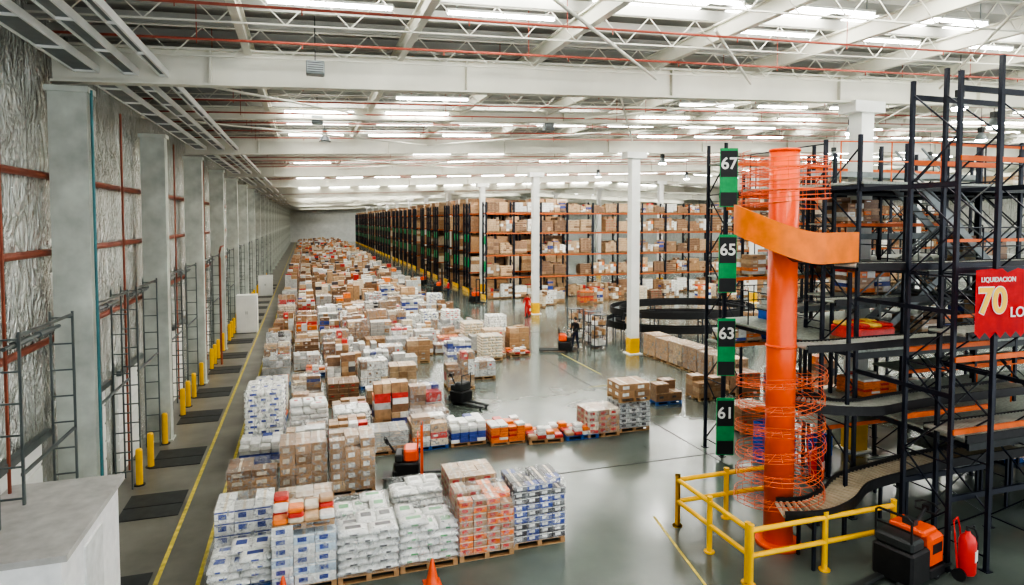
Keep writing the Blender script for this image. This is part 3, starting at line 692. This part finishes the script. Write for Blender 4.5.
# ---------------------------------------------------------------- conveyors
def conveyor(path,w,label,legs=True,side=m_black,bed=m_roller,wall=.06,grp='roller conveyors',st=.1,rr=.042):
    P0=[Vector(p) for p in path]; pts=[]
    for i in range(len(P0)-1):
        a=P0[max(0,i-1)];b=P0[i];c_=P0[i+1];d=P0[min(len(P0)-1,i+2)]
        n=max(3,int((c_-b).length/st))
        for k in range(n):
            t=k/n; pts.append(.5*((2*b)+(c_-a)*t+(2*a-5*b+4*c_-d)*t*t+(3*b-a-3*c_+d)*t**3))
    pts.append(P0[-1])
    o=empty('conveyor',(pts[0].x,pts[0].y,0 if legs else pts[0].z)); top(o,label,'conveyor',grp); p0=Vector(o.location); pts=[p-p0 for p in pts]
    nr=[]
    for i,p in enumerate(pts):
        d=pts[min(i+1,len(pts)-1)]-pts[max(i-1,0)]; d.z=0; d.normalize(); nr.append(Vector((-d.y,d.x,0)))
    for s in(-1,1):
        m=M(); vs=[];fs=[]
        for p,n in zip(pts,nr):
            e=p+n*s*w/2; f_=p+n*s*(w/2+.04); vs+=[e+Vector((0,0,-.11)),f_+Vector((0,0,-.11)),f_+Vector((0,0,wall)),e+Vector((0,0,wall))]
        for i in range(len(pts)-1):
            for j in range(4): a=i*4+j;b=i*4+(j+1)%4; fs.append((a,b,b+4,a+4))
        m.add(vs,fs); m.done('side_rail',side,o)
    m=M()
    for p,n in zip(pts,nr): m.cyl(p-n*w/2,p+n*w/2,rr,6)
    m.done('roller_bed',bed,o)['kind']='stuff'
    if legs:
        for i in range(4,len(pts),26):
            m=M()
            for s in(-1,1):
                e=pts[i]+nr[i]*s*(w/2); m.box(e.x-.03,e.y-.03,0,e.x+.03,e.y+.03,e.z-.1)
            z=pts[i].z-.3; a=pts[i]-nr[i]*w/2;b=pts[i]+nr[i]*w/2; m.beam((a.x,a.y,z),(b.x,b.y,z),.04,.06); m.done('leg_frame',m_navy,o)
    return o
m_bedb=mat('beige_grey_rollers',(.44,.38,.27),.4,.1,4,.15)
conveyor([(9.85,11.3,1.15),(10.5,11.05,1.2),(11.3,11.2,1.25),(12.3,11.7,1.3),(13.6,11.85,1.35),(15.2,12.0,1.4),(18,12.0,1.4)],.66,'long curved black sided slatted roller chute leaving the spiral base',bed=m_bedb,wall=.12,st=.13,rr=.045)
conveyor([(10.8,11.9,4.6),(12.0,11.8,4.6),(13.4,11.85,4.6),(15.5,11.85,4.6),(19,11.85,4.6)],.55,'black sided straight conveyor at platform height',legs=False)
conveyor([(10.7,12.2,3.3),(11.3,11.6,3.25),(12.4,11.5,3.15),(13.6,11.75,3.1),(15.2,11.85,3.1),(18,11.85,3.1)],.65,'black sided conveyor sweeping into the rack tower',legs=False,wall=.1)
conveyor([(11.4,11.2,6.5),(12.5,11.3,6.48),(14,11.4,6.45),(17,11.4,6.45),(20,11.4,6.45)],.55,'grey roller conveyor on the upper platform',legs=False)
conveyor([(13.6,10.5,2.75),(15.5,10.5,2.75),(18,10.5,2.75)],.95,'wide pale roller conveyor through the rack tower',legs=False)
conveyor([(13.6,10.5,5.0),(15.5,10.5,5.0),(18,10.5,5.0)],.85,'pale roller conveyor through the rack tower',legs=False,side=m_dark)
conveyor([(13.5,13.9,5.3),(16,13.9,5.3),(19,13.9,5.3),(23,13.9,5.3)],.6,'raised grey roller conveyor inside the rack tower',legs=False,side=m_dark)
for z in(8.95,4.8,7.0): conveyor([(13.4 if z!=7 else 15.6,16.2,z),(18,16.2,z),(24,16.2,z)],.7,'straight roller conveyor on a rack platform',legs=False,side=m_grey)
conveyor([(14.6,13.0,.9),(18,13.0,.9),(24,13.0,.9)],.8,'straight roller conveyor at floor level under the tower',side=m_grey)
for k,(rx,ry,z) in enumerate(((4.8,3.6,.9),(4.6,3.2,1.7))):
    o=[(23.3+rx*math.cos(math.radians(a)),36+ry*math.sin(math.radians(a)),z) for a in range(0,361,20)]
    conveyor(o,.55,'black curved loop of a sorting conveyor',wall=.3,bed=m_grey,st=.2)
# ---------------------------------------------------------------- guard rail
gr=empty('guard_rail',(8.6,10.8,0)); top(gr,'yellow tubular safety guard rail enclosing the spiral lift','railing')
def gseg(x0,y0,x1,y1,posts):
    for i in range(posts):
        t=i/(posts-1) if posts>1 else 0; x=x0+(x1-x0)*t-8.6;y=y0+(y1-y0)*t-10.8
        M().cyl((x,y,0),(x,y,1.25),.06,10).cyl((x,y,0),(x,y,.03),.12,10).cyl((x,y,1.25),(x,y,1.28),.065,10).done('post',m_yellow,gr)
    for h in(.62,1.15): M().cyl((x0-8.6,y0-10.8,h),(x1-8.6,y1-10.8,h),.055,10).done('rail',m_yellow,gr)
gseg(8.6,10.7,12.4,10.7,3); gseg(8.6,13.4,8.6,10.8,3); gseg(8.6,13.4,11.4,13.4,3)
# ---------------------------------------------------------------- trucks etc
def truck(loc,rz,label,mast=0,s=1,cover=m_orange):
    o=empty('pallet_truck',loc,rz); o.scale=(s,s,s); top(o,label,'pallet truck','electric pallet trucks')
    M().cbox(-.38,-.35,.1,.38,.4,.62,.05).cbox(-.4,.3,.08,.4,.45,.4,.03).done('chassis',m_black,o)
    M().cbox(-.34,-.32,.62,.34,.12,1.0,.06).done('battery_cover',cover,o)
    M().cbox(-.32,.14,.62,.32,.38,.86,.04).done('motor_cover',m_dark,o)
    for x in(-.2,.2): M().cbox(x-.08,-1.45,.08,x+.08,-.3,.15,.02).done('fork',m_dark,o)
    t=M(); t.cyl((0,.3,.7),(0,.62,1.2),.03,8); t=t.done('tiller',m_black,o)
    h=M(); h.tube([(-.16,.6,1.14),(-.2,.66,1.24),(-.1,.7,1.3),(.1,.7,1.3),(.2,.66,1.24),(.16,.6,1.14),(-.16,.6,1.14)],.022,6); h.box(-.06,.6,1.15,.06,.68,1.27); h.done('control_handle',m_black,t)
    for x,y,r in((-.28,.2,.1),(.28,.2,.1),(0,.3,.12),(-.2,-1.3,.05),(.2,-1.3,.05)): w_=M().cyl((x-.04,y,r),(x+.04,y,r),r,14).done('wheel',m_black,o); M().cyl((x-.045,y,r),(x+.045,y,r),r*.45,10).done('hub',m_grey,w_)
    M().box(-.3,.4,.13,.3,.75,.17).done('rider_platform',m_dark,o)
    g=M(); g.tube([(-.3,-.3,.95),(-.3,-.3,1.35),(.3,-.3,1.35),(.3,-.3,.95)],.025,6); g.done('backrest',cover if mast else m_black,o)
    if mast:
        for x in(-.2,.2): M().box(x-.03,-.46,.1,x+.03,-.38,mast).done('mast_rail',m_orange if s<1 else m_dark,o)
        M().box(-.2,-.44,mast-.08,.2,-.39,mast).box(-.2,-.44,mast*.5,.2,-.39,mast*.5+.06).done('mast_crossbar',m_dark,o)
    return o
def big_truck(loc,rz):
    o=empty('pallet_truck',loc,rz); top(o,'tall black and orange electric pallet truck parked by the yellow rail','pallet truck','electric pallet trucks')
    M().cbox(-.42,-.55,.08,.42,.15,.78,.05).cbox(-.42,.15,.08,.42,.75,.3,.03).done('chassis',m_black,o)
    M().cbox(-.40,-.52,.78,.40,-.05,1.02,.05).done('battery_box',m_dark,o)
    M().cbox(-.40,.16,.3,.40,.72,.98,.07).done('motor_cover',m_orange,o)
    M().box(.40,.25,.6,.408,.6,.8).box(-.408,.25,.6,-.40,.6,.8).done('cover_decal',m_black,o)
    M().cbox(-.36,-.04,.98,.36,.5,1.12,.04).done('console',m_orange,o)
    M().box(-.12,.05,1.12,.12,.2,1.25).done('display_unit',m_dark,o)
    t=M().cyl((0,.4,1.1),(0,.75,1.32),.035,8).done('tiller',m_black,o)
    h=M(); h.tube([(-.2,.72,1.26),(-.24,.8,1.36),(-.12,.84,1.42),(.12,.84,1.42),(.24,.8,1.36),(.2,.72,1.26),(-.2,.72,1.26)],.025,6); h.box(-.07,.72,1.26,.07,.82,1.38); h.done('control_handle',m_black,t)
    for x in(-.22,.22): M().cbox(x-.09,-1.7,.07,x+.09,-.5,.14,.02).done('fork',m_dark,o)
    g=M(); g.tube([(-.36,-.5,1.0),(-.36,-.5,1.45),(-.3,-.5,1.5),(.3,-.5,1.5),(.36,-.5,1.45),(.36,-.5,1.0)],.025,6); g.box(-.34,-.51,1.2,.34,-.49,1.24); g.done('load_backrest',m_black,o)
    M().box(-.35,.75,.12,.35,1.15,.17).done('rider_platform',m_dark,o)
    for x,y,r in((-.34,.5,.12),(.34,.5,.12),(0,.45,.14),(-.22,-1.55,.05),(.22,-1.55,.05)): w_=M().cyl((x-.05,y,r),(x+.05,y,r),r,16).done('wheel',m_black,o); M().cyl((x-.056,y,r),(x+.056,y,r),r*.45,10).done('hub',m_grey,w_)
big_truck((11.9,9.95,0),-1.35)
truck((2.75,18.3,0),1.4,'small orange electric truck with thin mast between pallet rows',mast=1.7,s=.95)
truck((6.0,25.3,0),.6,'low dark pallet truck standing in the aisle',s=.9,cover=m_dark)
truck((14.0,33.6,0),-1.9,'orange rider pallet truck driven by a worker')
truck((13.2,66,0),1.2,'orange lift truck near the rack ends',mast=2.4)
truck((12.8,73,0),.8,'orange lift truck near the rack ends',mast=2.4)
truck((14.6,56,0),.4,'orange lift truck near the rack ends',mast=2.2)
def ext(loc,s=1):
    o=empty('fire_extinguisher',loc,.4); o.scale=(s,)*3; top(o,'red wheeled fire extinguisher standing on the floor','fire extinguisher','fire extinguishers')
    M().rev([(0,.12),(.13,.12),(.15,.16),(.15,.75),(.12,.84),(.05,.9),(.04,.94),(0,.94)],n=18).done('cylinder',m_red,o,smooth=True)
    M().cyl((0,0,.93),(0,0,1.02),.03,8).box(-.02,-.12,1.0,.02,.03,1.03).done('valve',m_dark,o)
    M().tube([(.02,0,1.0),(.15,-.05,1.02),(.22,-.1,.8),(.2,-.12,.45),(.17,-.12,.3)],.018,6).done('hose',m_black,o)
    for x in(-.17,.17): M().cyl((x-.025,.08,.12),(x+.025,.08,.12),.12,14).done('wheel',m_black,o)
    M().tube([(-.16,.1,.1),(-.16,.17,.9),(-.12,.2,1.1),(.12,.2,1.1),(.16,.17,.9),(.16,.1,.1)],.016,6).done('trolley_frame',m_red,o)
    M().box(-.07,-.153,.4,.07,-.14,.6).done('label_plate',m_white,o)
ext((13.05,9.5,0),1.1); ext((13.75,14.35,0),1.15); ext((16.6,47.0,0),1)
cone=M(); cone.rev([(.15,.03),(.13,.05),(.09,.26),(.03,.52),(.02,.54),(0,.54)],n=18)
cone=cone.done('traffic_cone',m_orange,smooth=True,loc=(2.4,12.75,0)); top(cone,'orange plastic traffic cone on the floor','traffic cone','traffic cones')
M().cbox(-.18,-.18,0,.18,.18,.035,.01).done('base',m_orange,cone); clone(cone,(-.5,13.0,0))
def cage(x,y,rz=0):
    o=empty('shelf_trolley',(x,y,0),rz); top(o,'tall dark steel trolley with shelves of goods','trolley','shelf trolleys')
    m=M()
    for a in(-.4,.4):
        for b in(-.3,.3): m.box(a-.02,b-.02,.12,a+.02,b+.02,2.0)
    for z in(.15,.75,1.35,1.95): m.box(-.4,-.3,z,.4,.3,z+.03)
    m.done('frame',m_navy,o)
    for a in(-.36,.36):
        for b in(-.26,.26): M().cyl((a-.02,b,.06),(a+.02,b,.06),.06,10).done('wheel',m_black,o)
    for z in(.18,.78,1.38):
        for a in(-.25,0,.25): M().box(a-.1,-.2,z,a+.1,.2,z+R.uniform(.2,.4),R.choice([0,1,3,10])).done('carton',G,o)
for x,y in((16.3,33.9),(16.5,35.2),(18.4,33.7),(16.0,36.6)): cage(x,y)
def lamp(x,y,z,label='bell shaped high bay lamp hanging from the roof',lit=True,s=1):
    o=empty('high_bay_lamp',(x,y,z)); top(o,label,'lamp','high bay lamps')
    M().rev([(.05,.35),(.1,.3),(.24,.05),(.26,0),(.24,.0)],n=16).done('shade',m_grey if lit else m_dark,o,smooth=True)
    M().box(-.09,-.09,.33,.09,.09,.55).done('ballast',m_dark,o); M().cyl((0,0,.55),(0,0,rz_(x)-z-.1),.012,5).done('cable',m_dark,o)
    M().cyl((0,0,-.05),(0,0,.02),.2,16).done('bulb',m_lamp if lit else m_white,o)
def hbox(x,y,z):
    o=empty('hanging_speaker',(x,y,z)); top(o,'small grey box unit hanging on a cable from the roof','hanging unit','hanging units')
    M().cbox(-.2,-.15,0,.2,.15,.3,.02).done('housing',m_grey,o); f=M(); [f.box(-.17,-.158,.04+.05*k,.17,-.15,.06+.05*k) for k in range(5)]; f.done('grille',m_dark,o)
    M().cyl((0,0,.3),(0,0,rz_(x)-z-.05),.012,5).done('cable',m_dark,o)
hbox(.27,15.2,10.75); hbox(.48,24.3,10.95); hbox(9.4,24.3,11.1); lamp(.9,30,11.0,'grey unlit high bay lamp hanging from the roof',False)
for x,y in((20.5,20),(27.5,20),(24,17),(27.5,28),(20.5,34),(34.5,28),(22,46),(30,46),(40,46),(19,14.5),(23,12)): lamp(x,y,10.9)
# ---------------------------------------------------------------- people
def person(loc,rz,shirt,trous,label,helmet=None,s=1):
    J=[(0,0,.95,.15,.11),(0,0,1.13,.13,.10),(0,0,1.33,.165,.115),(0,0,1.46,.075,.07),(0,.01,1.52,.055,.055),(0,.025,1.60,.078,.095),(0,.02,1.69,.07,.082),(0,.125,1.60,.014,.014)]
    E=[(0,1),(1,2),(2,3),(3,4),(4,5),(5,6),(5,7)]
    for s_ in(-1,1):
        b=len(J); st=.12*s_
        J+=[(.09*s_,0,.88,.092,.095),(.10*s_,.03+st*.5,.5,.06,.065),(.10*s_,-.02+st,.1,.04,.045),(.11*s_,.13+st,.045,.042,.032)]
        E+=[(0,b),(b,b+1),(b+1,b+2),(b+2,b+3)]
        b=len(J); J+=[(.19*s_,0,1.40,.062,.062),(.25*s_,.03,1.13,.044,.044),(.22*s_,.24,1.04,.028,.03),(.21*s_,.32,1.03,.036,.018)]
        E+=[(2,b),(b,b+1),(b+1,b+2),(b+2,b+3)]
        for k,dx in enumerate((-.026,-.009,.009,.026)):
            f=len(J); L=(.07,.08,.075,.06)[k]
            J+=[(.21*s_+dx,.32+L*.55,1.03,.009,.009),(.21*s_+dx,.32+L,1.0,.008,.008)]; E+=[(b+3,f),(f,f+1)]
        f=len(J); J+=[(.21*s_-.045*s_,.31,1.02,.01,.01),(.21*s_-.055*s_,.35,1.01,.009,.009)]; E+=[(b+3,f),(f,f+1)]
    me=bpy.data.meshes.new('b'); me.from_pydata([j[:3] for j in J],E,[]); t=bpy.data.objects.new('b',me); C.objects.link(t)
    t.modifiers.new('s','SKIN'); 
    for i,j in enumerate(J): me.skin_vertices[0].data[i].radius=(j[3],j[4])
    me.skin_vertices[0].data[0].use_root=True
    t.modifiers.new('u','SUBSURF').levels=2
    bpy.context.view_layer.update()
    nm=bpy.data.meshes.new_from_object(t.evaluated_get(bpy.context.evaluated_depsgraph_get())); bpy.data.objects.remove(t)
    nm.materials.clear()
    for m in(m_skin,shirt,trous,m_black): nm.materials.append(m)
    for p in nm.polygons:
        c=p.center; p.use_smooth=True
        p.material_index=3 if c.z<.1 else 2 if c.z<.96 else(0 if c.z>1.475 or c.y>.24 else 1)
    o=mk('person',nm,None,loc,rz); o.scale=(s,s,s); top(o,label,'person','warehouse workers')
    M().rev([(.0,.12),(.05,.11),(.085,.06),(.098,0),(.1,-.05)],c=(0,.005,1.64),n=14).done('hair' if not helmet else 'helmet',helmet or m_hair,o,smooth=True)
    for q in(-1,1): M().cyl((.03*q,.105,1.625),(.03*q,.115,1.625),.01,6).done('eye',m_black,o)
    M().box(-.025,.105,1.555,.025,.113,1.563).done('mouth',m_rust,o)
    return o
m_darkcloth=mat('dark_cloth',(.02,.018,.02),.8)
person((14.85,33.95,0),2.0,m_darkcloth,m_bluecloth,'worker in dark work clothes standing at a pallet truck',s=1.08)
person((16.2,46.3,0),2.6,m_redcloth,m_redcloth,'worker in red clothes walking beside a white column',s=1.05)
person((13.0,60,0),1.0,m_redcloth,m_bluecloth,'worker in red shirt near the racks')
# ---------------------------------------------------------------- light / world / camera
w=bpy.data.worlds.new('world'); bpy.context.scene.world=w; w.use_nodes=True
w.node_tree.nodes['Background'].inputs[0].default_value=(.93,.97,1,1); w.node_tree.nodes['Background'].inputs[1].default_value=2.0
cam=bpy.data.cameras.new('cam'); co=bpy.data.objects.new('camera',cam); C.objects.link(co)
cam.sensor_width=36; cam.lens=22.5; pitch=2.5
cam.shift_y=-(72.5-640*math.tan(math.radians(pitch)))/1024
co.location=(0,0,H); co.rotation_euler=(math.radians(90-pitch),0,-math.atan(207/640)); cam.clip_end=500
bpy.context.scene.camera=co
try: bpy.context.scene.view_settings.look='AgX - High Contrast'
except Exception as e: print(e)
